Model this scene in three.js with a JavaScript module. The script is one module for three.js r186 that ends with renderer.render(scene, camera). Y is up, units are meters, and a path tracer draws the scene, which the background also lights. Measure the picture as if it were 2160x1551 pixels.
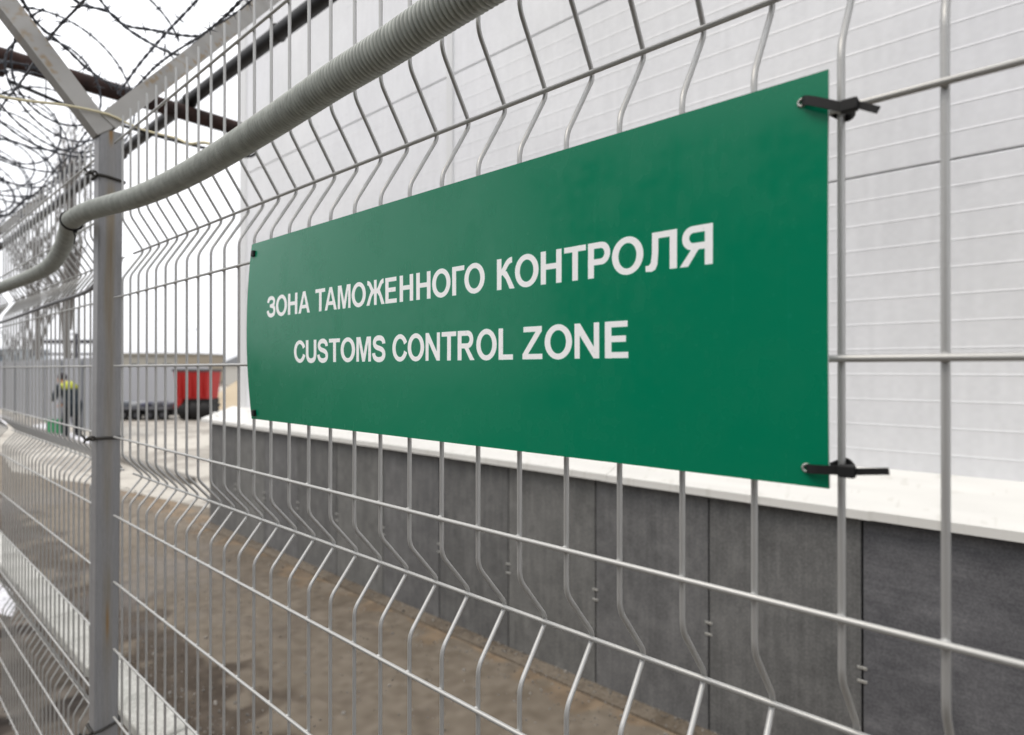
import * as THREE from 'three';
import { mergeGeometries, mergeVertices, toCreasedNormals } from 'three/addons/utils/BufferGeometryUtils.js';
import { RoundedBoxGeometry } from 'three/addons/geometries/RoundedBoxGeometry.js';
import { MarchingCubes } from 'three/addons/objects/MarchingCubes.js';

// ---------------------------------------------------------------- camera, sky, sun, exposure
const EYE = 1.75;
const scene = new THREE.Scene();
const camera = new THREE.PerspectiveCamera(2 * Math.atan(775.5 / 1240) * 180 / Math.PI, 2160 / 1551, 0.05, 600);
camera.position.set(0, EYE, 0);
camera.rotation.order = 'YXZ';
camera.rotation.y = -48.7235 * Math.PI / 180;
camera.rotation.x = 0.134 * Math.PI / 180;
camera.focus = 0.78;
camera.userData.fStop = 4.1;
scene.add(camera);

{ // even overcast sky
  const w = 128, h = 64, d = new Float32Array(w * h * 4);
  for (let j = 0; j < h; j++) for (let i = 0; i < w; i++) {
    const el = ((j + 0.5) / h - 0.5) * Math.PI, s = Math.sin(el), k = (j * w + i) * 4;
    const wob = 0.04 * Math.sin(i * 0.25 + 2 * Math.sin(j * 0.3)) * Math.cos(el);
    const L = s > 0 ? 0.86 + 0.42 * s + wob : 0.30;
    d[k] = L * 0.985; d[k + 1] = L * 0.995; d[k + 2] = L * 1.03; d[k + 3] = 1;
  }
  const sky = new THREE.DataTexture(d, w, h, THREE.RGBAFormat, THREE.FloatType);
  sky.mapping = THREE.EquirectangularReflectionMapping;
  sky.magFilter = sky.minFilter = THREE.LinearFilter; sky.needsUpdate = true;
  scene.background = sky; scene.environment = sky;
}
const sun = new THREE.DirectionalLight(0xfff3e4, 0.9);
sun.position.set(-6, 14, -7); sun.target.position.set(1.5, 0, -3);
sun.castShadow = true; sun.shadow.radius = 40; sun.shadow.mapSize.set(2048, 2048);
Object.assign(sun.shadow.camera, { left: -20, right: 20, top: 20, bottom: -20, near: 0.5, far: 60 });
scene.add(sun, sun.target);
const renderer = new THREE.WebGLRenderer({ antialias: true });
renderer.toneMapping = THREE.LinearToneMapping;
renderer.toneMappingExposure = 1.42;
renderer.shadowMap.enabled = true;

// ---------------------------------------------------------------- helpers
let seed = 20240;
const rnd = () => { seed |= 0; seed = seed + 0x6D2B79F5 | 0; let t = Math.imul(seed ^ seed >>> 15, 1 | seed); t = t + Math.imul(t ^ t >>> 7, 61 | t) ^ t; return ((t ^ t >>> 14) >>> 0) / 4294967296; };
const rr = (a, b) => a + (b - a) * rnd();
const V = (x, y, z) => new THREE.Vector3(x, y, z);
const taken = {};
function numbered(n) { taken[n] = (taken[n] ?? -1) + 1; return taken[n] ? `${n}_${String(taken[n]).padStart(3, '0')}` : n; }
function shade(o) { o.traverse(c => { if (c.isMesh) { c.castShadow = c.receiveShadow = true; } }); return o; }
function mesh(name, geo, mat, parent) {
  const m = new THREE.Mesh(geo, mat); m.castShadow = m.receiveShadow = true;
  m.name = parent === scene ? numbered(name) : name; if (parent) parent.add(m); return m;
}
function thing(name, label, category, pos = [0, 0, 0], turn = 0, group) {
  const g = new THREE.Group(); g.name = numbered(name); g.position.set(...pos); g.rotation.y = turn;
  g.userData = { label, category }; if (group) g.userData.group = group; scene.add(g); return g;
}
function copy(o, label, pos, turn) {
  const c = o.clone(); c.name = numbered(o.name.replace(/_\d\d\d$/, '')); c.userData = { ...o.userData }; if (label) c.userData.label = label;
  if (pos) c.position.set(...pos); if (turn !== undefined) c.rotation.y = turn; scene.add(c); return c;
}
function struct(name, geo, mat) { const m = mesh(name, geo, mat, scene); m.userData = { kind: 'structure' }; return m; }
function tag(o, label, category, extra = {}) { Object.assign(o.userData, { label, category }, extra); return o; }
function box(x0, x1, y0, y1, z0, z1, r = 0) {
  const w = Math.abs(x1 - x0), h = Math.abs(y1 - y0), d = Math.abs(z1 - z0);
  const g = r ? new RoundedBoxGeometry(w, h, d, 2, Math.min(r, w / 2.01, h / 2.01, d / 2.01)) : new THREE.BoxGeometry(w, h, d);
  return g.translate((x0 + x1) / 2, (y0 + y1) / 2, (z0 + z1) / 2);
}
// tube swept along a list of points; r is a number or r(t, length)
function sweep(pts, r, n = 8, caps = true) {
  const P = [], N = [], I = [], U = [], T = pts.map((p, i) => pts[Math.min(i + 1, pts.length - 1)].clone().sub(pts[Math.max(i - 1, 0)]).normalize());
  let u = Math.abs(T[0].y) < 0.9 ? V(0, 1, 0) : V(1, 0, 0); u.sub(T[0].clone().multiplyScalar(u.dot(T[0]))).normalize();
  let len = 0;
  const rads = [];
  for (let i = 0; i < pts.length; i++) {
    if (i) { len += pts[i].distanceTo(pts[i - 1]); u.sub(T[i].clone().multiplyScalar(u.dot(T[i]))).normalize(); }
    const b = T[i].clone().cross(u), rad = typeof r === 'function' ? r(i / (pts.length - 1), len) : r; rads.push(rad);
    for (let k = 0; k <= n; k++) {
      const a = k / n * Math.PI * 2, c = Math.cos(a), s = Math.sin(a);
      const nx = u.x * c + b.x * s, ny = u.y * c + b.y * s, nz = u.z * c + b.z * s;
      P.push(pts[i].x + nx * rad, pts[i].y + ny * rad, pts[i].z + nz * rad); N.push(nx, ny, nz); U.push(k / n * 2 * Math.PI * rad, len);
      if (i && k) { const q = i * (n + 1) + k, p = q - n - 1; I.push(p - 1, p, q - 1, p, q, q - 1); }
    }
  }
  if (caps) for (const [i, sgn] of [[0, -1], [pts.length - 1, 1]]) {
    const c = P.length / 3, t = T[i]; P.push(pts[i].x, pts[i].y, pts[i].z); N.push(t.x * sgn, t.y * sgn, t.z * sgn); U.push(0, 0);
    for (let k = 0; k <= n; k++) { const q = (i * (n + 1) + k) * 3; P.push(P[q], P[q + 1], P[q + 2]); N.push(t.x * sgn, t.y * sgn, t.z * sgn); U.push(0, 0); }
    for (let k = 1; k <= n; k++) sgn > 0 ? I.push(c, c + k, c + k + 1) : I.push(c, c + k + 1, c + k);
  }
  const g = new THREE.BufferGeometry();
  g.setAttribute('position', new THREE.Float32BufferAttribute(P, 3)); g.setAttribute('normal', new THREE.Float32BufferAttribute(N, 3)); g.setAttribute('uv', new THREE.Float32BufferAttribute(U, 2));
  g.setIndex(I); return g;
}
const curve = (pts, n) => new THREE.CatmullRomCurve3(pts, false, 'centripetal').getSpacedPoints(n);
// a polyline in the x-y plane with rounded corners
function rounded(pts, rad, n = 5) {
  const out = [pts[0]];
  for (let i = 1; i < pts.length - 1; i++) {
    const a = pts[i - 1], p = pts[i], b = pts[i + 1], ra = Math.min(rad, a.distanceTo(p) * 0.45), rb = Math.min(rad, b.distanceTo(p) * 0.45);
    const s = p.clone().lerp(a, ra / a.distanceTo(p)), e = p.clone().lerp(b, rb / b.distanceTo(p));
    for (let k = 0; k <= n; k++) { const t = k / n; out.push(s.clone().multiplyScalar((1 - t) ** 2).addScaledVector(p, 2 * t * (1 - t)).addScaledVector(e, t * t)); }
  }
  out.push(pts[pts.length - 1]); return out;
}
// profile in x-y, swept along z from z0 to z1
function prism(poly, z0, z1) {
  const s = new THREE.Shape(poly.map(([x, y]) => new THREE.Vector2(x, y)));
  const g = new THREE.ExtrudeGeometry(s, { depth: Math.abs(z1 - z0), bevelEnabled: false, steps: 1 }); return g.translate(0, 0, Math.min(z0, z1));
}
function uvMetres(g, ax = 'zy', s = 1) { // planar uv in metres on the given world axes
  const p = g.attributes.position, u = new Float32Array(p.count * 2), get = { x: i => p.getX(i), y: i => p.getY(i), z: i => p.getZ(i) };
  for (let i = 0; i < p.count; i++) { u[2 * i] = get[ax[0]](i) * s; u[2 * i + 1] = get[ax[1]](i) * s; }
  g.setAttribute('uv', new THREE.BufferAttribute(u, 2)); return g;
}
// tiling value noise
function noiseGrid(n, sd) { const a = new Float32Array(n * n); let s = sd; for (let i = 0; i < n * n; i++) { s = Math.imul(s ^ (s >>> 15), 0x2c1b3c6d) + 0x9e3779b9 | 0; let t = s ^ s >>> 13; t = Math.imul(t, 0x297a2d39); a[i] = ((t ^ t >>> 15) >>> 0) / 4294967296; } return a; }
function noise(nx, ny, sd) {
  const n = 256, g = noiseGrid(n, sd);
  return (u, v) => { // u, v in 0..1, periodic
    let x = u * nx, y = v * ny; const xi = Math.floor(x), yi = Math.floor(y); x -= xi; y -= yi; x = x * x * (3 - 2 * x); y = y * y * (3 - 2 * y);
    const a = ((xi % nx) + nx) % nx, b = (a + 1) % nx, c = ((yi % ny) + ny) % ny, d = (c + 1) % ny;
    const G = (i, j) => g[((i * 7 + (i >> 8)) & 255) + ((j * 13 + (j >> 8) + i * 3) & 255) * n];
    return (G(a, c) * (1 - x) + G(b, c) * x) * (1 - y) + (G(a, d) * (1 - x) + G(b, d) * x) * y;
  };
}
const clamp = (x, a = 0, b = 1) => Math.min(b, Math.max(a, x)), sstep = (a, b, x) => { x = clamp((x - a) / (b - a)); return x * x * (3 - 2 * x); };
const mix = (a, b, t) => a.map((v, i) => v + (b[i] - v) * t);
function texture(w, h, fn, srgb = true, rx = 1, ry = 1) { // fn(u, v) -> [r, g, b] 0..255 as seen (sRGB)
  const d = new Uint8Array(w * h * 4);
  for (let j = 0; j < h; j++) for (let i = 0; i < w; i++) { const c = fn((i + 0.5) / w, (j + 0.5) / h), k = (j * w + i) * 4; d[k] = clamp(c[0], 0, 255); d[k + 1] = clamp(c[1], 0, 255); d[k + 2] = clamp(c[2], 0, 255); d[k + 3] = 255; }
  const t = new THREE.DataTexture(d, w, h); t.wrapS = t.wrapT = THREE.RepeatWrapping; t.magFilter = THREE.LinearFilter; t.minFilter = THREE.LinearMipmapLinearFilter; t.generateMipmaps = true;
  if (srgb) t.colorSpace = THREE.SRGBColorSpace; t.repeat.set(rx, ry); t.needsUpdate = true; return t;
}
const mat = (color, roughness = 0.6, metalness = 0, extra = {}) => new THREE.MeshStandardMaterial({ color, roughness, metalness, ...extra });

// ---------------------------------------------------------------- materials
const M = {};
{
  const a = noise(40, 5, 3), b = noise(9, 60, 5), c = noise(120, 120, 8);
  // grey painted steel with rain-streaked rust, one texture along the post's height
  const st = noise(9, 14, 21), st2 = noise(24, 40, 22), speck = noise(40, 240, 23);
  M.post = mat(0xffffff, 0.5, 0.15, { map: texture(96, 1536, (u, v) => {
    const y = v * 2.5; let k = [137, 137, 138]; const m = (st2(u, v) - 0.5) * 10 + (speck(u, v) - 0.5) * 8; k = k.map(q => q + m);
    const w = 0.5 + 0.12 * (st(u * 0.1, v) - 0.5), dx = Math.abs(u - w);
    const run = sstep(0.30, 0.02, dx) * (0.35 + 0.65 * st2(u, v * 0.6)) * (0.12 + 0.88 * sstep(1.72, 1.98, y) * sstep(2.32, 2.24, y) + 0.30 * sstep(1.2, 1.45, y) * sstep(1.98, 1.72, y) + 0.4 * sstep(0.85, 0.98, y) * sstep(1.25, 1.12, y));
    k = mix(k, [122, 104, 74], clamp(run * 0.85));
    const hot = sstep(0.10, 0.0, Math.abs(u - 0.5) ) * sstep(0.08, 0, Math.abs(y - 1.03)) * 0.8 + sstep(0.14, 0, Math.abs(u - 0.48)) * sstep(0.05, 0, Math.abs(y - 2.43));
    return mix(k, [140, 106, 62], clamp(hot));
  }) });
  M.arm = mat(0xffffff, 0.5, 0.15, { map: texture(256, 128, (u, v) => {
    let k = [168, 166, 162]; const m = (a(u, v) - 0.5) * 12; k = k.map(q => q + m);
    const r = sstep(0.62, 0.85, b(u, v) * 0.6 + c(u, v) * 0.5) * 0.6; return mix(k, [148, 120, 84], r);
  }) });
  M.wire = mat(0xb8b8b6, 0.48, 0.6);
  M.wireRail = mat(0xb9b9b6, 0.48, 0.55);
  M.clamp = mat(0x3c3a36, 0.6, 0.4);
  M.steel = mat(0xb8b8b4, 0.4, 0.6);
  M.black = mat(0x040405, 0.65);
  M.conduit = mat(0xbcc0bb, 0.55, 0, { map: (() => { const n1 = noise(12, 160, 31), n2 = noise(50, 900, 32); const t = texture(64, 1024, (u, v) => { const m = 228 + (n1(u, v) - 0.5) * 34 + (n2(u, v) - 0.5) * 24; return [m, m, m - 3]; }, true, 1 / 0.15, 1 / 1.5); return t; })() });
  M.barb = mat(0x4d5056, 0.55, 0.5);
  M.cord = mat(0xd8cfae, 0.9);
  M.blackPipe = mat(0x0d0e0f, 0.55);
  { const n1 = noise(6, 60, 41), n2 = noise(30, 300, 42);
    M.rust = mat(0xffffff, 0.85, 0.1, { map: texture(64, 512, (u, v) => { const t = n1(u, v) * 0.6 + n2(u, v) * 0.4; return mix([30, 21, 19], [70, 45, 37], t); }, true, 1 / 0.28, 1 / 2) }); }
  // white coated sandwich panels: almost plain, faint dirt
  const d1 = noise(10, 14, 51), d2 = noise(160, 24, 52), d3 = noise(5, 4, 53), d4 = noise(220, 220, 54);
  M.panel = mat(0xffffff, 0.42, 0, { map: texture(1024, 1024, (u, v) => { const m = (d1(u, v) - 0.5) * 9 + (d2(u, v) - 0.5) * 6 + (d4(u, v) - 0.5) * 5, w = d3(u, v) * 5; const e = sstep(0.8, 0.93, d2(v, u) * 0.5 + d1(u * 2, v * 3) * 0.5) * 10; return [225 + m - e, 226 + m - e, 229 + m - w * 0.4 - e]; }, true, 1 / 4, 1 / 4) });
  M.seam = mat(0xd7d8d8, 0.4);
  M.sill = mat(0xffffff, 0.38, 0, { map: texture(512, 256, (u, v) => { const m = (d1(u, v) - 0.5) * 8; const dirt = sstep(0.66, 0.86, d2(u, v * 0.5) * 0.55 + d1(u * 3, v) * 0.45) * 9; return [218 + m - dirt, 217 + m - dirt * 1.05, 212 + m - dirt * 1.2]; }, true, 1 / 2, 1 / 0.5) });
  // through-coloured fibre cement: fine vertical streaks and smudges
  const f1 = noise(190, 5, 61), f2 = noise(60, 9, 62), f3 = noise(9, 7, 63), f4 = noise(250, 250, 64), f5 = noise(30, 22, 65);
  const fibre = (base, blue) => texture(1024, 1024, (u, v) => { const m = (f1(u, v) - 0.5) * 9 + (f2(u, v) - 0.5) * 8 + (f3(u, v) - 0.5) * 13 + (f4(u, v) - 0.5) * 22 + (f5(u, v) - 0.5) * 15; return [base + m, base + m * 0.99, base + m * 0.96 + blue]; });
  M.fibre = [fibre(109, -2), fibre(101, -1), fibre(104, 0)].map(t => mat(0xffffff, 0.75, 0, { map: t, bumpMap: t, bumpScale: 0.0012 }));
  { const t = fibre(95, 3); t.rotation = Math.PI / 2; M.fibreTurned = mat(0xffffff, 0.7, 0, { map: t, bumpMap: t, bumpScale: 0.0012 }); }
  M.gap = mat(0x2b2b2c, 0.9);
  // paved yard: brown-grey, mottled, damp patches; 12 m tile
  const g1 = noise(9, 9, 71), g2 = noise(31, 27, 72), g3 = noise(97, 89, 73), g4 = noise(255, 250, 74), g5 = noise(5, 6, 75), g6 = noise(61, 57, 76);
  const wx = (u, v) => [u + 0.03 * (g2(u, v) - 0.5), v + 0.03 * (g2(v, u) - 0.5)];
  const mottle = (u, v) => { const [x, y] = wx(u, v); return g1(x, y) * 0.35 + g2(x, y) * 0.25 + g3(x, y) * 0.2 + g6(x, y) * 0.2; };
  const yardMap = texture(2048, 2048, (u, v) => {
    const m = mottle(u, v), damp = sstep(0.52, 0.68, g5(u, v) * 0.35 + m * 0.65), blot = sstep(0.62, 0.8, g3(u, v) * 0.5 + g6(u, v) * 0.5), f = (g4(u, v) - 0.5) * 20 + (g3(v, u) - 0.5) * 9;
    let k = mix([107, 97, 84], [121, 112, 99], m); k = mix(k, [97, 87, 74], damp * 0.7);
    const nz = g2(u * 2, v * 2) * 0.35 + g6(u, v) * 0.35 + g3(u, v) * 0.3;   // mud stain along the kerb, soil washed against the wall foot
    k = mix(k, [62, 52, 42], 0.8 * sstep(0.42, 0.6, nz + 0.35 * sstep(0.138, 0.094, u) - 0.16) * (u > 0.09 && u < 0.14 ? 1 : 0)); k = mix(k, [132, 112, 88], 0.7 * sstep(0.45, 0.62, nz + 0.3 * sstep(0.205, 0.226, u) - 0.12) * (u > 0.2 && u < 0.24 ? 1 : 0)); k = mix(k, [92, 82, 71], blot * 0.42);
    return k.map(q => q + f);
  });
  const dampRough = texture(512, 512, (u, v) => { const damp = sstep(0.52, 0.68, g5(u, v) * 0.35 + mottle(u, v) * 0.65); const q = 235 - 95 * damp; return [q, q, q]; }, false);
  M.yard = mat(0xffffff, 1, 0, { map: yardMap, roughnessMap: dampRough, bumpMap: yardMap, bumpScale: 0.0015 });
  M.apron = mat(0xffffff, 0.9, 0, { map: texture(1024, 1024, (u, v) => { const m = mottle(u, v), f = (g4(u, v) - 0.5) * 14; const k = mix([182, 177, 167], [146, 140, 131], sstep(0.42, 0.66, m)); return k.map(q => q + f); }) });
  const mudMap = texture(1024, 1024, (u, v) => { const m = mottle(u, v), f = (g4(u, v) - 0.5) * 30; let k = mix([66, 59, 51], [103, 96, 88], sstep(0.3, 0.65, m)); k = mix(k, [50, 43, 37], sstep(0.56, 0.7, g6(u, v) * 0.6 + g3(u, v) * 0.4)); return k.map(q => q + f); });
  M.mud = mat(0xffffff, 0.95, 0, { map: mudMap, bumpMap: mudMap, bumpScale: 0.012 });
  M.kerb = mat(0xffffff, 0.85, 0, { map: texture(512, 512, (u, v) => { const m = (g3(u, v) - 0.5) * 30 + (g4(u, v) - 0.5) * 22 + (g1(u, v) - 0.5) * 24; return [178 + m, 178 + m, 172 + m]; }) });
  M.snow = mat(0xffffff, 0.9, 0, { map: texture(256, 256, (u, v) => { const q = 222 + (g3(u, v) - 0.5) * 16 - sstep(0.6, 0.8, g6(u, v)) * 40; return [q, q, q + 4]; }) });
  M.sheet = mat(0xa9aaae, 0.5, 0.2);
  M.sheetPost = mat(0x8e9094, 0.5, 0.2);
}

// ---------------------------------------------------------------- ground
{
  const plane = (x0, x1, z0, z1, y, s) => uvMetres(new THREE.PlaneGeometry(Math.abs(x1 - x0), Math.abs(z1 - z0)).rotateX(-Math.PI / 2).translate((x0 + x1) / 2, y, (z0 + z1) / 2), 'xz', s);
  struct('ground', plane(-260, 320, -420, 160, 0, 1 / 12), M.mud);
  struct('paved_yard', plane(1.105, 60, 10, -70, 0.004, 1 / 12), M.yard);
  // pale dry concrete beyond the corner of the building, its near edge broken
  { const s = new THREE.Shape(); const e = []; for (let i = 0; i <= 60; i++) e.push([1.9 + i * 0.2, -7.55 - 0.5 * Math.sin(i * 0.7) * rnd() - (i < 6 ? (6 - i) * 0.9 : 0)]);
    s.moveTo(e[0][0], -e[0][1]); for (const [x, z] of e) s.lineTo(x, -z); s.lineTo(30, 8); s.lineTo(30, 60); s.lineTo(4.6, 60); s.lineTo(2.7, 22);
    struct('concrete_apron', uvMetres(new THREE.ShapeGeometry(s).rotateX(-Math.PI / 2).translate(0, 0.008, 0), 'xz', 1 / 12), M.apron); }
  // kerb between the fence strip and the yard
  const kerb = new THREE.Group(); kerb.name = 'kerb'; kerb.userData = { kind: 'structure' }; scene.add(kerb);
  for (let i = 0; i < 24; i++) { const z = 2 - i * 1.0, g = uvMetres(box(0.915 + rr(-0.006, 0.006), 1.10, -0.1, 0.055 + rr(-0.006, 0.006), z - 0.006, z - 0.994, 0.016), 'zx', 1); mesh('kerb_stone', g, M.kerb, kerb); }
  // dark damp gutter line on the far side of the road, with its kerb
  const far = new THREE.Group(); far.name = 'road_edge'; far.userData = { kind: 'structure' }; scene.add(far);
  const dk = mat(0x77736d, 0.9);
  for (let i = 0; i < 22; i++) { const z = -9.5 - i * 1.5; mesh('kerb_stone', box(3.40 + i * 0.008, 3.56 + i * 0.008, -0.05, 0.11, z - 0.01, z - 1.49, 0.02), dk, far); }
  struct('wall_footing', uvMetres(box(2.63, 2.76, -0.1, 0.018, 5, -6.98), 'xz', 1 / 3), M.yard);
}
// grit and small stones strewn over the yard
{
  const g = new THREE.IcosahedronGeometry(1, 0), n = 5200, m = new THREE.InstancedMesh(g, mat(0xffffff, 0.95), n), o = new THREE.Object3D(), col = new THREE.Color();
  for (let i = 0; i < n; i++) { const near = i % 3, z = -0.6 - 11 * rnd() ** 1.3, x = near === 0 ? 2.74 - 0.35 * rnd() ** 2 : near === 1 ? 1.12 + 0.25 * rnd() ** 2 : rr(1.12, 2.7), r = rr(0.002, 0.0055) * (rnd() < 0.06 ? 2.2 : 1);
    o.position.set(x, (x > 2.6 ? 0.019 : 0.004) + r * 0.35, z); o.rotation.set(rnd() * 6, rnd() * 6, rnd() * 6); o.scale.set(r * rr(0.8, 1.6), r * rr(0.5, 0.9), r * rr(0.8, 1.5)); o.updateMatrix(); m.setMatrixAt(i, o.matrix); const q = rr(0.08, 0.32); m.setColorAt(i, col.setRGB(q, q * 0.93, q * 0.83)); }
  m.name = 'grit'; m.castShadow = m.receiveShadow = true; m.userData = { kind: 'stuff', label: 'grit and small stones strewn over the yard by the plinth', category: 'grit' }; scene.add(m);
}
// old snow, lying in low ragged patches
function snowPatch(x, z, rx, rz, h, sd) {
  const n = 40, rings = 9, P = [], I = []; const s0 = noise(7, 3, sd), s1 = noise(23, 3, sd + 1);
  for (let j = 0; j <= rings; j++) for (let i = 0; i < n; i++) {
    const a = i / n * 2 * Math.PI, t = j / rings, q = t * (0.6 + 0.55 * s0(i / n, 0.2) + 0.28 * s1(i / n, 0.4));
    P.push(x + Math.cos(a) * rx * q, (1 - t ** 1.6) * h * (0.55 + 0.7 * s1(i / n, t * 0.7)) - (t === 1 ? 0.01 : 0) + 0.006, z + Math.sin(a) * rz * q);
    if (j) { const k = j * n + i, l = j * n + (i + 1) % n; I.push(k - n, l, k, k - n, l - n, l); }
  }
  const g = new THREE.BufferGeometry(); g.setAttribute('position', new THREE.Float32BufferAttribute(P, 3)); g.setIndex(I); g.computeVertexNormals(); return uvMetres(g, 'xz', 1);
}
{
  const verge = mergeGeometries([snowPatch(0.80, -6.0, 0.09, 0.6, 0.02, 5), snowPatch(0.72, -7.6, 0.2, 0.8, 0.04, 14)]);
  const o = mesh('snow', verge, M.snow, scene); o.userData = { kind: 'stuff', label: 'thin melting snow lying along the muddy strip under the fence', category: 'snow' };
  const farS = mergeGeometries([snowPatch(3.85, -18.5, 0.35, 2.6, 0.10, 25), snowPatch(3.55, -27.5, 0.4, 4.0, 0.12, 31), snowPatch(4.1, -21.8, 0.3, 1.6, 0.1, 38)]);
  const p = mesh('snow', farS, M.snow, scene); p.userData = { kind: 'stuff', label: 'ridge of snow swept along the road edge by the worker', category: 'snow' };
}

// ---------------------------------------------------------------- building on the right
{
  const b = thing('warehouse', 'white sandwich panel warehouse with dark grey plinth behind the green sign', 'building');
  const XW = 3.04, XP = 2.741, ZE = -6.83, ZN = 5.3;
  mesh('wall_core', box(XW + 0.02, 16, 1.2, 8.0, ZN - 0.05, ZE + 0.03), M.seam, b);
  // one horizontal panel: shallow grooves every 0.1125 m, tongue joint at the top
  const panelGeo = (y0, y1, z0, z1, rib) => {
    const poly = [[XW + 0.05, y0 + 0.003], [XW + 0.005, y0 + 0.003], [XW, y0 + 0.008]]; const n = Math.round((y1 - y0) / 0.1125), st = (y1 - y0) / n;
    if (rib) for (let k = 1; k < n; k++) { const y = y0 + k * st; poly.push([XW, y - 0.0015], [XW - rib, y], [XW, y + 0.009]); }
    poly.push([XW, y1 - 0.008], [XW + 0.005, y1 - 0.003], [XW + 0.05, y1 - 0.003]); return uvMetres(prism(poly.reverse(), z0, z1), 'zy', 1);
  };
  const ys = [1.275, 2.62, 3.975, 5.32, 6.66, 8.0], seams = [ZN, 0.21, -3.29, ZE];
  for (let i = 0; i < ys.length - 1; i++) for (let k = 0; k < 3; k++) mesh('wall_panel', panelGeo(ys[i], ys[i + 1], seams[k] - 0.004, seams[k + 1] + 0.004, i < 2 ? (k < 2 ? 0.0016 : 0.0009) : 0), M.panel, b);
  for (const z of [0.21, -3.29]) mesh('seam_strip', box(XW - 0.012, XW + 0.01, 1.3, 8, z - 0.035, z + 0.035, 0.004), M.seam, b);
  mesh('corner_flashing', mergeGeometries([box(XW - 0.006, XW + 0.015, 1.28, 8.02, ZE - 0.03, ZE + 0.13), box(XW + 0.0155, XW + 0.17, 1.28, 8.02, ZE - 0.03, ZE - 0.012)]), M.seam, b);
  mesh('roof', box(XW - 0.15, 16.2, 8.03, 8.25, ZN, ZE - 0.2, 0.02), M.seam, b);
  // sloping drip sill in lengths that overlap
  const prof = (dy, dx) => [[XP - 0.055 - dx, 1.148 + dy], [XP - 0.05 - dx, 1.148 + dy], [XP - 0.046 - dx, 1.172 + dy], [XW + 0.004, 1.302 + dy], [XW + 0.004, 1.308 + dy], [XP - 0.055 - dx, 1.184 + dy]];
  const cuts = [ZN, 2.4, -0.47, -1.72, -3.9, -6.03, -7.06];
  for (let i = 0; i < cuts.length - 1; i++) { const odd = i % 2; mesh('sill', uvMetres(prism(prof(odd * 0.0025, odd * 0.0025), cuts[i] + (odd ? 0.03 : 0), cuts[i + 1]), 'zx', 1), M.sill, b); }
  mesh('sill', uvMetres(prism([[-0.2, 0], [-0.2, 0.03], [0.06, 0.1], [0.06, 0.094], [-0.19, 0.024], [-0.19, 0]], 0, 12).rotateY(Math.PI / 2).translate(XP + 0.02, 1.16, ZE - 0.03), 'xz', 1), M.sill, b);
  // plinth
  mesh('plinth_core', box(XP + 0.014, 16, -0.2, 1.16, ZN - 0.02, -6.93), M.gap, b);
  const jz = []; for (let k = -9; k < 11; k++) { const z = -0.508 - 0.6425 * k; if (z < ZN && z > -6.9) jz.push(z); } jz.unshift(ZN); jz.push(-6.96);
  jz.sort((a, c) => c - a);
  for (let i = 0; i < jz.length - 1; i++) {
    const z0 = jz[i] - 0.004, z1 = jz[i + 1] + 0.004, turned = jz[i] < 0.5 && jz[i] > -0.3;
    const p = mesh('plinth_panel', uvMetres(box(XP + rr(-0.0015, 0.0015), XP + 0.013, 0.012, 1.155, z0, z1, 0.0015), 'zy', 0.8), turned ? M.fibreTurned : M.fibre[i % 3], b);
    const uv = p.geometry.attributes.uv; const ou = rnd(), ov = rnd(); for (let k = 0; k < uv.count; k++) uv.setXY(k, uv.getX(k) + ou, uv.getY(k) + ov);
    if (z1 > -6.7) for (const y of [0.533, 0.478]) mesh('clip', box(XP - 0.0045, XP + 0.004, y - 0.006, y + 0.006, z1 - 0.022, z1 + 0.014, 0.0015), M.steel, p);
  }
  for (let i = 0; i < 12; i++) mesh('plinth_panel', uvMetres(box(XP + 0.006 + i * 0.6425, XP + 0.64 + i * 0.6425, 0.012, 1.155, -6.96, -6.948), 'xy', 0.8), M.fibre[i % 3], b);
}

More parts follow.
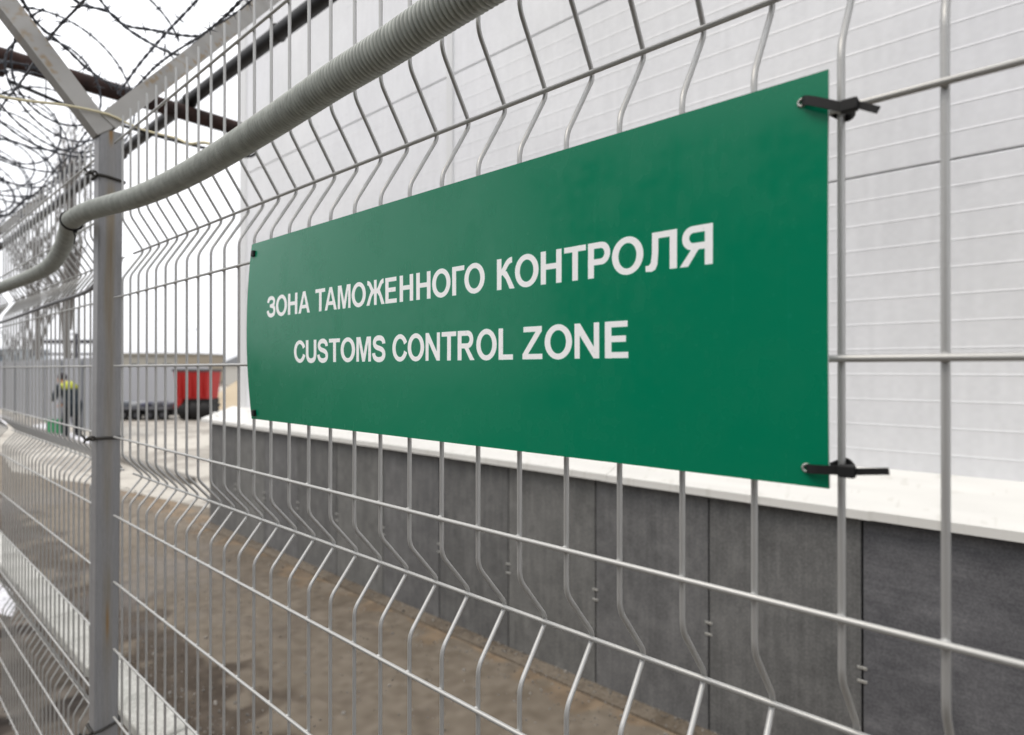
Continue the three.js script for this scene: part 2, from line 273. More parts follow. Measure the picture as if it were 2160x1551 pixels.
// ---------------------------------------------------------------- the wire fence
const FX = 0.5133, WR = 0.0029;
const FOLDS = [{ t: 2.165, c: 2.084, b: 2.002, d: 0.052 }, { t: 1.508, c: 1.447, b: 1.385, d: 0.052 }, { t: 0.702, c: 0.645, b: 0.588, d: 0.036 }];
const RAILS = [2.39, 2.196, 1.951, 1.758, 1.557, 1.335, 1.147, 0.957, 0.765, 0.53, 0.34, 0.15];
{
  const pts = [V(0, 2.455, 0)]; for (const f of FOLDS) pts.push(V(0, f.t, 0), V(f.d, f.c, 0), V(0, f.b, 0)); pts.push(V(0, 0.11, 0));
  const vertical = sweep(rounded(pts, 0.011, 4), WR, 8);
  function panel(zNear, zFar, zFirst, step, label) {
    const g = thing('wire_fence', label, 'fence', [FX, 0, 0], 0, 'welded wire fence panels between the posts');
    for (let z = zFirst; z > zFar; z -= step) if (z < zNear && z > zFar + 0.03) { const w = mesh('vertical_wire', vertical, M.wire, g); w.position.z = z + rr(-0.0008, 0.0008); w.rotation.y = rr(-0.02, 0.02); }
    const bar = sweep([V(0, 0, zNear), V(0, 0, zFar)], WR, 8);
    for (const y of RAILS) { const r = mesh('horizontal_wire', bar, M.wireRail, g); r.position.set(-WR * 1.85, y, 0); }
    for (const f of FOLDS) { const r = mesh('horizontal_wire', bar, M.wireRail, g); r.position.set(f.d - WR * 1.9 - 0.004, f.c, 0); }
    const weld = new THREE.IcosahedronGeometry(0.0036, 1), all = [];
    for (const w of g.children.filter(q => q.name === 'vertical_wire')) if (w.position.z > -2 && w.position.z < 0.3) for (const y of RAILS) all.push(weld.clone().scale(1, rr(0.8, 1.15), rr(0.9, 1.3)).translate(-0.0032, y, w.position.z));
    if (all.length) mesh('welds', mergeGeometries(all), M.wire, g).userData.kind = 'stuff';
    return g;
  }
  panel(0.60, -1.945, -0.0432 + 0.066 * 9, 0.066, 'grey welded wire fence panel with the green sign tied to it');
  panel(-2.036, -3.80, -2.08, 0.066, 'grey welded wire fence panel between the grey forked post and rusty pole');
  panel(-3.91, -5.84, -3.96, 0.066, 'grey welded wire fence panel on the far side of the rusty pole');
}
// forked post with two arms for the barbed wire
const PX0 = 0.474, PX1 = 0.534, PD = 0.055;
function makePost(label) {
  const g = thing('fence_post', label, 'post', [0, 0, 0], 0, 'grey forked steel posts of the fence');
  const geo = box(PX0, PX1, -0.2, 2.44, -PD, 0, 0.006); { const p = geo.attributes.position, n = geo.attributes.normal, u = geo.attributes.uv; for (let i = 0; i < p.count; i++) u.setXY(i, Math.abs(n.getZ(i)) > 0.5 ? (p.getX(i) - PX0) / (PX1 - PX0) : 0.02 + 0.1 * (p.getZ(i) / PD + 1), p.getY(i) / 2.5); }
  mesh('post_tube', geo, M.post, g);
  for (const s of [-1, 1]) {
    const L = 0.86, a = 51 * Math.PI / 180, w = 0.043, c = new THREE.ExtrudeGeometry(new THREE.Shape([new THREE.Vector2(-w / 2, -w / 2), new THREE.Vector2(w / 2, -w / 2), new THREE.Vector2(w / 2, w / 2), new THREE.Vector2(-w / 2, w / 2)]), { depth: L, bevelEnabled: true, bevelSize: 0.003, bevelThickness: 0.003, bevelSegments: 2 });
    c.rotateX(-Math.PI / 2); uvMetres(c, 'yx', 1.2); c.rotateZ(-s * (Math.PI / 2 - a));
    c.translate((PX0 + PX1) / 2 - 0.013 + s * 0.004, s > 0 ? 2.462 : 2.432, -PD / 2 + 0.008 + s * 0.0015);
    mesh('arm', c, M.arm, g);
  }
  // twisted tie wires round the post
  for (const [y, tilt] of [[2.303, 0.006], [1.556, 0.002], [0.728, -0.01]]) {
    const o = 0.0035, q = [V(PX0 - o, y, o), V(PX1 + o, y - tilt, o), V(PX1 + o, y - tilt, -PD - o), V(PX0 - o, y, -PD - o), V(PX0 - o, y, o)];
    const band = sweep(rounded([V(PX0 + 0.02, y, o), ...q.slice(1), V(PX0 + 0.021, y, o)], 0.006, 3), 0.0042, 6);
    const c = mesh('tie_band', band, M.clamp, g);
    mesh('twisted_end', mergeGeometries([sweep(curve([V(PX0 - o, y + 0.002, 0), V(PX0 - 0.012, y + 0.006, 0.008), V(PX0 - 0.022, y - 0.003, 0.004), V(PX0 - 0.034, y + 0.011, -0.004)], 12), 0.003, 6), sweep(curve([V(PX0 - o, y - 0.003, 0), V(PX0 - 0.012, y - 0.004, -0.004), V(PX0 - 0.021, y + 0.004, 0.006), V(PX0 - 0.032, y - 0.010, 0.006)], 12), 0.003, 6)]), M.clamp, c);
  }
  return g;
}
const post = makePost('grey forked fence post crossed by the corrugated conduit'); post.position.set(-0.0093, 0, -1.979); post.rotation.z = -0.006;
copy(post, 'grey forked fence post beyond the rusty pole', [0, 0, -5.85]);
copy(post, 'grey forked fence post at the sign end of the panel', [0, 0, 0.69]);

// ---------------------------------------------------------------- dark building added out of view behind the camera to darken the sign's reflection
{
  const w = thing('added_dark_building', 'dark grey metal clad building added out of view to darken the sign reflection', 'building', [-8.5, 0, 0]);
  const clad = mat(0x4a4d4c, 0.7), trim = mat(0x3a3c3c, 0.6), glass = mat(0x20262a, 0.15);
  for (let i = 0; i < 17; i++) mesh('cladding_panel', box(-0.06, 0, 0.3, 6.2, 9 - i - 0.006, 8 - i + 0.006), clad, w);
  mesh('core', box(-9, -0.065, 0, 6.15, 9, -8), trim, w); mesh('base', box(-0.05, 0.03, 0, 0.295, 9.02, -8.02), trim, w); mesh('roof', box(-9.2, 0.2, 6.21, 6.45, 9.2, -8.2), trim, w);
  for (const z of [5.5, 1.5, -5.5]) { const q = mesh('window', box(0.002, 0.03, 1.3, 2.6, z, z - 1.6), glass, w); mesh('frame', mergeGeometries([box(0.002, 0.06, 2.602, 2.68, z + 0.06, z - 1.66), box(0.002, 0.07, 1.22, 1.298, z + 0.06, z - 1.66)]), trim, q); }
  mesh('roller_door', box(0.002, 0.03, 0.01, 3.2, -1.0, -4.2), mat(0x565a5a, 0.6), w);
}
// ---------------------------------------------------------------- sign
{
  const X0 = 0.4995, Z0 = -0.114, Z1 = -1.073, Y0 = 1.6585, Y1 = 1.979, W = Z0 - Z1, Hh = Y1 - Y0;
  const cv = document.createElement('canvas'); cv.width = 2048; cv.height = Math.round(2048 * Hh / W); const c = cv.getContext('2d');
  c.fillStyle = '#007c59'; c.fillRect(0, 0, cv.width, cv.height);
  const px = 2048 / W, X = z => (z - Z1) * px, Y = y => (Y1 - y) * px;
  c.fillStyle = '#ffffff'; c.textBaseline = 'alphabetic'; c.textAlign = 'left';
  // plain grotesque capitals drawn as outlines; cap height 1, stem 0.2
  const ST = 0.222, BR = 0.175, annulus = (cx, rx) => { c.beginPath(); c.ellipse(cx, 0.5, rx, 0.518, 0, 0, 7); c.ellipse(cx, 0.5, rx - 0.228, 0.518 - 0.176, 0, 0, 7); c.fill('evenodd'); };
  const poly = (...p) => { c.beginPath(); for (let i = 0; i < p.length; i += 2) c.lineTo(p[i], p[i + 1]); c.closePath(); c.fill(); }, rect = (x, y, w, h) => c.fillRect(x, y, w, h);
  const stroke = (w, f) => { c.lineWidth = w; c.lineJoin = 'round'; c.beginPath(); f(); c.stroke(); };
  const bowl = (x, w, y0, y1, right) => { const h = y1 - y0, q = (d, k) => { const r = h / 2 - d; c.moveTo(x, y0 + d); c.lineTo(x + w - h / 2 - k, y0 + d); c.ellipse(x + w - h / 2 - k, (y0 + y1) / 2, r, r, 0, -Math.PI / 2, Math.PI / 2); c.lineTo(x, y1 - d); c.closePath(); }; c.beginPath(); q(0, 0); q(BR, 0.03); c.fill('evenodd'); };
  const letterR = () => { rect(0, 0, ST, 1); bowl(0, 0.86, 0.40, 1); poly(0.34, 0.44, 0.56, 0.47, 0.66, 0.34, 0.93, 0, 0.68, 0, 0.42, 0.36); };
  const G = {
    'О': [1.05, () => annulus(0.525, 0.525)], 'Н': [0.86, () => { rect(0, 0, ST, 1); rect(0.638, 0, ST, 1); rect(0.1, 0.435, 0.66, BR); }],
    'А': [1.0, () => { poly(0, 0, 0.39, 1, 0.61, 1, 1.0, 0, 0.78, 0, 0.5, 0.79, 0.215, 0); rect(0.24, 0.22, 0.52, 0.165); }], 'Т': [0.84, () => { rect(0, 0.832, 0.84, 0.168); rect(0.32, 0, ST, 0.9); }],
    'М': [1.0, () => poly(0, 0, 0, 1, 0.29, 1, 0.5, 0.33, 0.71, 1, 1, 1, 1, 0, 0.815, 0, 0.815, 0.77, 0.595, 0, 0.405, 0, 0.185, 0.77, 0.185, 0)],
    'Е': [0.76, () => { rect(0, 0, ST, 1); rect(0.1, 0.832, 0.64, 0.168); rect(0.1, 0.432, 0.59, BR); rect(0.1, 0, 0.66, 0.168); }], 'Г': [0.66, () => { rect(0, 0, ST, 1); rect(0.1, 0.832, 0.56, 0.168); }],
    'К': [0.80, () => { rect(0, 0, ST, 1); stroke(0.192, () => { c.moveTo(0.12, 0.52); c.bezierCurveTo(0.42, 0.55, 0.38, 0.91, 0.72, 0.916); }); poly(0.28, 0.57, 0.46, 0.58, 0.62, 0.36, 0.84, 0, 0.60, 0, 0.42, 0.32, 0.28, 0.46); }],
    'Ж': [1.22, () => { rect(0.515, 0, 0.19, 1); for (const m of [1, -1]) { c.save(); c.translate(0.61, 0); c.scale(m, 1); stroke(0.185, () => { c.moveTo(0.05, 0.53); c.bezierCurveTo(0.34, 0.56, 0.28, 0.91, 0.57, 0.918); }); poly(0.14, 0.57, 0.31, 0.59, 0.45, 0.36, 0.64, 0, 0.41, 0, 0.27, 0.32, 0.14, 0.46); c.restore(); } }],
    'Р': [0.80, () => { rect(0, 0, ST, 1); bowl(0, 0.80, 0.36, 1); }], 'Л': [0.94, () => { rect(0.74, 0, ST, 1); rect(0.22, 0.832, 0.6, 0.168); poly(0.20, 1, 0.40, 1, 0.40, 0.45, 0.375, 0.16, 0.31, 0.03, 0.19, -0.015, 0, 0, 0, 0.155, 0.10, 0.155, 0.165, 0.22, 0.20, 0.46); }],
    'Я': [0.93, () => { c.save(); c.translate(0.93, 0); c.scale(-1, 1); letterR(); c.restore(); }], 'R': [0.93, letterR],
    'З': [0.80, () => { stroke(0.192, () => { c.moveTo(0.09, 0.70); c.bezierCurveTo(0.12, 0.88, 0.24, 0.93, 0.38, 0.93); c.bezierCurveTo(0.56, 0.93, 0.67, 0.86, 0.67, 0.74); c.bezierCurveTo(0.67, 0.62, 0.57, 0.54, 0.40, 0.54); }); rect(0.26, 0.455, 0.18, 0.165); stroke(0.2, () => { c.moveTo(0.38, 0.54); c.bezierCurveTo(0.60, 0.54, 0.71, 0.44, 0.71, 0.30); c.bezierCurveTo(0.71, 0.14, 0.58, 0.07, 0.39, 0.07); c.bezierCurveTo(0.22, 0.07, 0.10, 0.14, 0.07, 0.32); }); }],
    'C': [0.97, () => { c.save(); c.beginPath(); c.moveTo(0.55, 0.5); c.lineTo(1.3, 0.86); c.lineTo(1.3, 1.3); c.lineTo(-0.3, 1.3); c.lineTo(-0.3, -0.3); c.lineTo(1.3, -0.3); c.lineTo(1.3, 0.20); c.closePath(); c.clip(); annulus(0.515, 0.515); c.restore(); }],
    'U': [0.86, () => stroke(0.218, () => { c.moveTo(0.1, 1); c.lineTo(0.1, 0.42); c.bezierCurveTo(0.1, 0.16, 0.22, 0.075, 0.43, 0.075); c.bezierCurveTo(0.64, 0.075, 0.76, 0.16, 0.76, 0.42); c.lineTo(0.76, 1); })],
    'S': [0.86, () => stroke(0.205, () => { c.moveTo(0.745, 0.69); c.bezierCurveTo(0.73, 0.87, 0.60, 0.925, 0.43, 0.925); c.bezierCurveTo(0.25, 0.925, 0.14, 0.85, 0.14, 0.735); c.bezierCurveTo(0.14, 0.44, 0.75, 0.60, 0.75, 0.28); c.bezierCurveTo(0.75, 0.14, 0.62, 0.072, 0.44, 0.072); c.bezierCurveTo(0.23, 0.072, 0.11, 0.16, 0.09, 0.335); })],
    'N': [0.87, () => poly(0, 0, 0, 1, 0.20, 1, 0.68, 0.33, 0.68, 1, 0.87, 1, 0.87, 0, 0.67, 0, 0.19, 0.65, 0.19, 0)], 'L': [0.70, () => { rect(0, 0, ST, 1); rect(0.1, 0, 0.6, 0.17); }],
    'Z': [0.82, () => poly(0, 0, 0, 0.16, 0.54, 0.832, 0.04, 0.832, 0.04, 1, 0.80, 1, 0.80, 0.845, 0.245, 0.168, 0.82, 0.168, 0.82, 0)],
  };
  Object.assign(G, { 'O': G['О'], 'T': G['Т'], 'M': G['М'], 'E': G['Е'] });
  const gapOf = (a, b) => 0.115 - ('ОOCСЗРSЯ'.includes(a) ? 0.03 : 0) - ('ОOCЗS'.includes(b) ? 0.03 : 0) + ('НМИЕNMELUR'.includes(a) && 'НМЕNMERL'.includes(b) ? 0.07 : 0) - ((a === 'Т' && b === 'А') || (a === 'Г') ? 0.09 : 0) - ('ТTЖКАA'.includes(a) ? 0.04 : 0) - ('ТTЖАЛЯ'.includes(b) ? 0.02 : 0);
  const line = (t, z0, z1, yb, yt) => {
    let w = 0; const at = []; [...t].forEach((ch, i) => { if (i) w += gapOf(t[i - 1], ch); at.push(w); w += G[ch][0]; });
    const k = (yt - yb) * px; c.strokeStyle = c.fillStyle; [...t].forEach((ch, i) => { c.save(); c.translate(X(z0), Y(yb)); c.scale((z1 - z0) * px / w, -k); c.translate(at[i], 0); G[ch][1](); c.restore(); });
  };
  const dust = () => { for (let i = 0; i < 2600; i++) { c.globalAlpha = rr(0.02, 0.07); c.fillStyle = rnd() < 0.6 ? '#b9c4b8' : '#00402e'; const r = rr(0.5, 2.2) ** 1.4; c.beginPath(); c.ellipse(rnd() * 2048, rnd() * cv.height, r, r * rr(0.6, 1.6), 0, 0, 7); c.fill(); } for (let i = 0; i < 26; i++) { c.globalAlpha = rr(0.02, 0.045); c.fillStyle = '#c3cbbd'; const x = rnd() * 2048, y = rnd() * cv.height * 0.5; c.fillRect(x, y, rr(1, 3), rr(40, 260)); } c.globalAlpha = 1; };
  for (const [w, a, b] of [['ЗОНА', -1.003, -0.865], ['ТАМОЖЕННОГО', -0.849, -0.479], ['КОНТРОЛЯ', -0.4595, -0.2035]]) line(w, a, b, 1.8405, 1.8760);
  for (const [w, a, b] of [['CUSTOMS', -0.914, -0.670], ['CONTROL', -0.655, -0.4345], ['ZONE', -0.4205, -0.2865]]) line(w, a, b, 1.7605, 1.7965);
  dust();
  const map = new THREE.CanvasTexture(cv); map.colorSpace = THREE.SRGBColorSpace; map.anisotropy = 8;
  const s1 = noise(30, 10, 91), s2 = noise(120, 40, 92), s3 = noise(8, 250, 93);
  const rough = texture(512, 170, (u, v) => { const q = 62 + (s1(u, v) - 0.5) * 34 + (s2(u, v) - 0.5) * 22 + (s3(v, u) - 0.5) * 12; return [q, q, q]; }, false);
  const face = new THREE.MeshPhysicalMaterial({ map, roughness: 1, roughnessMap: rough, specularIntensity: 0.68 });
  const edge = mat(0x1a6b52, 0.5);
  const g = thing('sign_board', 'green customs control zone sign with white lettering tied to the wire fence', 'sign');
  const nz = 64, ny = 24;
  const bow = (t, v) => { const k = 1 - (2 * v - 1) ** 2; return -0.0095 * k * Math.exp(-t / 0.10) - 0.003 * k * Math.exp(-(1 - t) / 0.12) - 0.0015 * Math.sin(t * 9) * k; };
  const sheet = (dx, flip) => { const P = [], U = [], I = []; for (let j = 0; j <= ny; j++) for (let i = 0; i <= nz; i++) { const t = i / nz, v = j / ny; P.push(X0 + dx + bow(t, v), Y0 + v * Hh, Z1 + t * W); U.push(t, v); if (i && j) { const q = j * (nz + 1) + i, a = q - nz - 2, b = q - nz - 1, d = q - 1; flip ? I.push(a, q, b, a, d, q) : I.push(a, b, q, a, q, d); } }
    const o = new THREE.BufferGeometry(); o.setAttribute('position', new THREE.Float32BufferAttribute(P, 3)); o.setAttribute('uv', new THREE.Float32BufferAttribute(U, 2)); o.setIndex(I); o.computeVertexNormals(); return o; };
  mesh('face', sheet(-0.003, false), face, g);
  const rim = []; const ring = []; for (let i = 0; i <= nz; i++) ring.push([i / nz, 0]); for (let j = 1; j <= ny; j++) ring.push([1, j / ny]); for (let i = nz - 1; i >= 0; i--) ring.push([i / nz, 1]); for (let j = ny - 1; j >= 0; j--) ring.push([0, j / ny]);
  { const P = [], I = []; ring.forEach(([t, v], k) => { for (const dx of [-0.0029, 0]) P.push(X0 + dx + bow(t, v), Y0 + v * Hh, Z1 + t * W); if (k) { const q = 2 * k; I.push(q - 2, q, q - 1, q - 1, q, q + 1); } }); const o = new THREE.BufferGeometry(); o.setAttribute('position', new THREE.Float32BufferAttribute(P, 3)); o.setIndex(I); o.computeVertexNormals(); rim.push(o.toNonIndexed()); }
  const back = sheet(0, true); back.deleteAttribute('uv'); rim.push(back.toNonIndexed());
  mesh('backing', mergeGeometries(rim), mat(0xcfd6d2, 0.6), g);
  for (const [y, z] of [[1.9585, -0.1325], [1.673, -0.1295], [1.960, -1.059], [1.670, -1.057]]) mesh('eyelet', new THREE.TorusGeometry(0.0028, 0.0010, 8, 18).rotateY(Math.PI / 2).translate(X0 - 0.0044, y, z), M.steel, g);
}
// black cable ties: strap through the eyelet, round the fence wire, head and loose tail
function flatStrap(pts, w, t) { // strap with its width in y
  const g = sweep(pts, 1, 4, true), P = g.attributes.position, n = pts.length; // square tube, squashed
  const T = pts.map((p, i) => pts[Math.min(i + 1, n - 1)].clone().sub(pts[Math.max(i - 1, 0)]).normalize());
  const o = [], I = []; for (let i = 0; i < n; i++) { const up = V(0, 1, 0).sub(T[i].clone().multiplyScalar(T[i].y)).normalize(), sd = T[i].clone().cross(up); for (const [a, b] of [[1, 1], [1, -1], [-1, -1], [-1, 1]]) { const q = pts[i].clone().addScaledVector(up, a * w / 2).addScaledVector(sd, b * t / 2); o.push(q.x, q.y, q.z); } if (i) for (let k = 0; k < 4; k++) { const a = (i - 1) * 4 + k, b = (i - 1) * 4 + (k + 1) % 4; I.push(a, a + 4, b, b, a + 4, b + 4); } }
  const e = (n - 1) * 4; I.push(0, 1, 2, 0, 2, 3, e, e + 2, e + 1, e, e + 3, e + 2);
  const r = new THREE.BufferGeometry(); r.setAttribute('position', new THREE.Float32BufferAttribute(o, 3)); r.setIndex(I); return toCreasedNormals(r, 0.6);
}
function tie(label, hole, wireZ, head, tail, group) {
  const g = thing('cable_tie', label, 'cable tie'); const xs = 0.4935;
  const s = curve([V(0.4985, hole[0], hole[1] - 0.0006), V(xs - 0.0015, hole[0], hole[1] + 0.0022), V(xs - 0.004, hole[0] * 0.6 + head[0] * 0.4, hole[1] * 0.6 + head[1] * 0.4), V(xs - 0.0035, head[0], head[1] - 0.004)], 16);
  mesh('strap', flatStrap(s, 0.0068, 0.0016), M.black, g);
  const back = curve([V(xs - 0.003, head[0], head[1] + 0.003), V(0.505, head[0], wireZ + 0.010), V(FX + 0.0048, head[0] + 0.003, wireZ + 0.001), V(0.509, (head[0] + hole[0]) / 2, wireZ - 0.007), V(0.503, hole[0], hole[1])], 26);
  mesh('loop', flatStrap(back, 0.0060, 0.0016), M.black, g);
  mesh('head', box(xs - 0.0080, xs - 0.001, head[0] - 0.0047, head[0] + 0.0047, head[1] - 0.0058, head[1] + 0.0058, 0.0014), M.black, g);
  mesh('tail', flatStrap([V(xs - 0.0045, head[0], head[1] + 0.004), V(xs - 0.006, head[0] * 0.5 + tail[0] * 0.5, head[1] * 0.5 + tail[1] * 0.5 + 0.002), V(xs - 0.008, tail[0], tail[1])], 0.0050, 0.0014), M.black, g);
  return g;
}
tie('black cable tie at the top corner of the green sign, tail hanging down', [1.9585, -0.1325], -0.109, [1.9440, -0.0985], [1.934, -0.0795]);
tie('black cable tie at the bottom corner of the green sign, tail level', [1.673, -0.1295], -0.109, [1.6745, -0.1005], [1.678, -0.0735]);
for (const [y, z, l] of [[1.960, -1.059, 'small black cable tie end at the upper far corner of the green sign'], [1.670, -1.057, 'small black cable tie end at the lower far corner of the green sign']]) {
  const g = thing('cable_tie', l, 'cable tie');
  mesh('loop', flatStrap(curve([V(0.493, y, z + 0.001), V(0.492, y, z - 0.006), V(0.500, y, z - 0.018), V(0.515, y, z - 0.022), V(0.522, y, z - 0.034)], 18), 0.0065, 0.0016), M.black, g);
  mesh('head', box(0.4905, 0.496, y - 0.0055, y + 0.0055, z - 0.005, z + 0.004, 0.0014), M.black, g);
}

// ---------------------------------------------------------------- corrugated conduit tied along the fence
{
  const c = [[0.478, 2.190, 0.35], [0.476, 2.186, 0], [0.475, 2.184, -0.3], [0.475, 2.180, -0.506], [0.475, 2.174, -0.654], [0.474, 2.171, -0.77], [0.474, 2.162, -0.975], [0.473, 2.155, -1.306], [0.464, 2.161, -1.598], [0.428, 2.165, -1.84], [0.426, 2.170, -1.98], [0.437, 2.178, -2.10], [0.454, 2.176, -2.20], [0.464, 2.150, -2.30], [0.466, 2.118, -2.41], [0.470, 2.104, -2.55], [0.473, 2.104, -2.9], [0.474, 2.118, -3.5], [0.474, 2.125, -4.1], [0.474, 2.13, -5.5]].map(p => V(...p));
  const cv = new THREE.CatmullRomCurve3(c, false, 'centripetal'); const L = cv.getLength(), pitch = 0.0078, n = Math.round(L / pitch * 9);
  const g = sweep(cv.getSpacedPoints(n), (t, s) => 0.0242 - 0.0058 * (0.5 - 0.5 * Math.cos(s / pitch * 2 * Math.PI)) ** 2.5, 26);
  g.deleteAttribute('normal'); g.computeVertexNormals();
  tag(mesh('corrugated_conduit', g, M.conduit, scene), 'pale grey corrugated conduit running along the fence above the sign', 'conduit');
  const ring = (x, y, z, r, label) => { const o = thing('cable_tie', label, 'cable tie'); const pts = []; for (let i = 0; i <= 28; i++) { const a = i / 28 * Math.PI * 2; pts.push(V(x + Math.cos(a) * r, y + Math.sin(a) * r, z)); } mesh('loop', sweep(pts, 0.0028, 6, false), M.black, o); mesh('head', box(x + r * 0.1, x + r * 0.1 + 0.009, y - r - 0.006, y - r + 0.003, z - 0.005, z + 0.005, 0.001), M.black, o);
    mesh('tail', flatStrap([V(x + r * 0.15, y - r - 0.001, z), V(x + r * 0.15 + 0.004, y - r - 0.02, z + 0.003), V(x + r * 0.15 + 0.002, y - r - 0.04, z - 0.003)].map(p => p), 0.005, 0.0014), M.black, o); };
  ring(0.434, 2.176, -2.065, 0.0268, 'black cable tie holding the conduit beside the forked post');
  // thin cable below it
  const k = curve([[0.49, 2.00, -2.06], [0.497, 1.991, -2.156], [0.498, 1.985, -2.723], [0.498, 1.978, -3.106], [0.498, 1.972, -3.713], [0.498, 1.98, -4.6], [0.498, 1.98, -5.8]].map(p => V(...p)), 60);
  tag(mesh('thin_cable', sweep(k, 0.0065, 8), mat(0x7c7d80, 0.6), scene), 'thin grey cable strung along the wire fence under the conduit', 'cable');
}
// pale cord knotted round the top of the post
{
  const k = curve([[-0.16, 1.5, -1.62], [-0.15, 2.0, -1.64], [-0.13, 2.32, -1.66], [-0.02, 2.37, -1.72], [0.262, 2.432, -1.93], [0.40, 2.466, -1.962], [0.470, 2.474, -1.966], [0.505, 2.474, -1.966], [0.545, 2.464, -1.966], [0.57, 2.445, -1.93], [0.590, 2.37, -1.72], [0.578, 2.322, -1.6], [0.550, 2.27, -1.42], [0.515, 2.203, -1.25]].map(p => V(...p)), 110);
  tag(mesh('cord', sweep(k, 0.0034, 7), M.cord, scene), 'pale cord tied across the neck of the forked post', 'cord');
}

// ---------------------------------------------------------------- barbed wire on the arms
const R = V(Math.cos(48.7235 * Math.PI / 180), 0, Math.sin(48.7235 * Math.PI / 180)), F = V(R.z, 0, -R.x);
const onz = (px, py, z) => { const r = F.clone().addScaledVector(R, (px - 1080) / 1240).add(V(0, (778.4 - py) / 1240, 0)); const t = z / r.z; return [r.x * t, EYE + r.y * t, z]; };   // where the sight line of a photo pixel crosses the depth of the post
{
  const barbGeo = (p, t, s) => { const out = []; for (let i = 0; i < 2; i++) { let d = V(rr(-1, 1), rr(-1, 1), rr(-1, 1)); d.cross(t).normalize().multiplyScalar(rr(0.016, 0.024) * s); d.addScaledVector(t, rr(-0.007, 0.007)); out.push(sweep([p.clone().sub(d), p.clone().addScaledVector(t, 0.003), p.clone().add(d)], q => 0.0019 * s * (1 - 0.75 * Math.abs(2 * q - 1)), 5)); }
    const coil = []; for (let i = 0; i <= 8; i++) coil.push(p.clone().addScaledVector(t, (i / 8 - 0.5) * 0.014)); out.push(sweep(coil, 0.0042 * s, 6)); return out; };
  function barbed(pts, label, group, gap = 0.11, s = 1, r = 0.0026) {
    const g = thing('barbed_wire', label, 'barbed wire', [0, 0, 0], 0, group);
    const a = [], b = []; const T = i => pts[Math.min(i + 1, pts.length - 1)].clone().sub(pts[Math.max(i - 1, 0)]).normalize();
    const bars = []; let acc = 0, len = 0;
    pts.forEach((p, i) => { const t = T(i), u = V(0, 1, 0).cross(t).normalize(), w = t.clone().cross(u); if (i) { const l = p.distanceTo(pts[i - 1]); acc += l; len += l; } const ph = len / 0.035 * Math.PI; for (const [arr, o] of [[a, 0], [b, Math.PI]]) arr.push(p.clone().addScaledVector(u, Math.cos(ph + o) * r * 0.8).addScaledVector(w, Math.sin(ph + o) * r * 0.8)); if (acc > gap) { acc = rr(-0.02, 0.02); bars.push(...barbGeo(p, t, s)); } });
    mesh('strand', mergeGeometries([sweep(a, r, 5), sweep(b, r, 5)]), M.barb, g);
    const k = mesh('barbs', mergeGeometries(bars), M.barb, g); k.userData.kind = 'stuff'; return g;
  }
  const PC = 0.4945, zs = [0.69, -1.979, -5.85].map(z => z - 0.04);
  // straight strands clipped to the upper faces of the arms, slightly slack
  for (const [s, side] of [[-1, 'yard-side'], [1, 'road-side']]) [0.24, 0.50, 0.76].forEach((t, j) => {
    const ax = PC - s * 0 + s * t * Math.cos(51 * Math.PI / 180) - s * 0.0255 * Math.sin(51 * Math.PI / 180), ay = (s > 0 ? 2.462 : 2.432) + t * Math.sin(51 * Math.PI / 180) + 0.0255 * Math.cos(51 * Math.PI / 180) + 0.004;
    const pts = []; for (let q = 0; q < 2; q++) { const n = q ? 110 : 80; for (let i = q ? 1 : 0; i <= n; i++) { const u = i / n, z = zs[q] + (zs[q + 1] - zs[q]) * u; pts.push(V(ax + 0.012 * Math.sin(z * 3 + j), ay - 0.05 * 4 * u * (1 - u) * (0.6 + 0.3 * j) + 0.008 * Math.sin(z * 9 + j * 2), z)); } }
    barbed(pts, `${['lowest', 'middle', 'topmost'][j]} barbed strand on the fork arms leaning ${s < 0 ? 'away from' : 'towards'} the warehouse`, 'straight barbed strands on the fork arms');
  });
  // loose coils lying in the fork
  for (const [r0, ph, pitch, dz, lab] of [[0.25, 0.4, 0.40, -0.42, 'wide loose coil of barbed wire lying in the post forks'], [0.17, 2.1, 0.30, -0.55, 'tighter tangled coil of barbed wire inside the wide coil']]) {
    const pts = [], n = 1100; for (let i = 0; i <= n; i++) { const u = i / n, z = -2.12 - u * 3.1 + dz, a = ph + u * 3.6 / pitch * 2 * Math.PI, r = r0 * (1 + 0.16 * Math.sin(a * 0.37 + ph) + 0.10 * Math.sin(a * 1.7)); pts.push(V(PC + 0.07 + Math.cos(a) * r * 1.1, 2.84 + r0 * 0.25 + Math.sin(a) * r, z + 0.08 * Math.sin(a * 0.73 + 1))); }
    barbed(pts, lab, 'barbed wire coils in the post forks', 0.12, 1.15, 0.0026);
  }
  // a few slack ends hanging over from the coil
  for (const [pts, lab] of [
    [[onz(20, -40, -2.15), onz(45, 0, -2.2), onz(80, 52, -2.3), onz(140, 103, -2.35), onz(180, 142, -2.4), onz(240, 180, -2.6), onz(300, 190, -2.9)], 'slack barbed wire end dipping behind the arm leaning away from the warehouse'],
    [[onz(120, -40, -2.2), onz(165, 5, -2.2), onz(228, 25, -2.2), onz(268, 60, -2.2), onz(325, 95, -2.15), onz(385, 120, -2.02)], 'heavy slack barbed wire sagging from the air onto the road-side arm'],
    [[onz(185, -40, -2.4), onz(215, 5, -2.4), onz(255, 48, -2.35), onz(320, 62, -2.25), onz(390, 74, -2.12), onz(450, 76, -2.03)], 'curved slack barbed wire reaching the middle of the road-side arm'],
    [[onz(440, -30, -2.3), onz(412, 2, -2.35), onz(350, 68, -2.45), onz(290, 138, -2.55), onz(250, 195, -2.6)], 'straight loose barbed wire rising from the fork past the road-side arm']])
    barbed(curve(pts.map(p => V(...p)), 120), lab, undefined, 0.085, 1.25, 0.003);
}

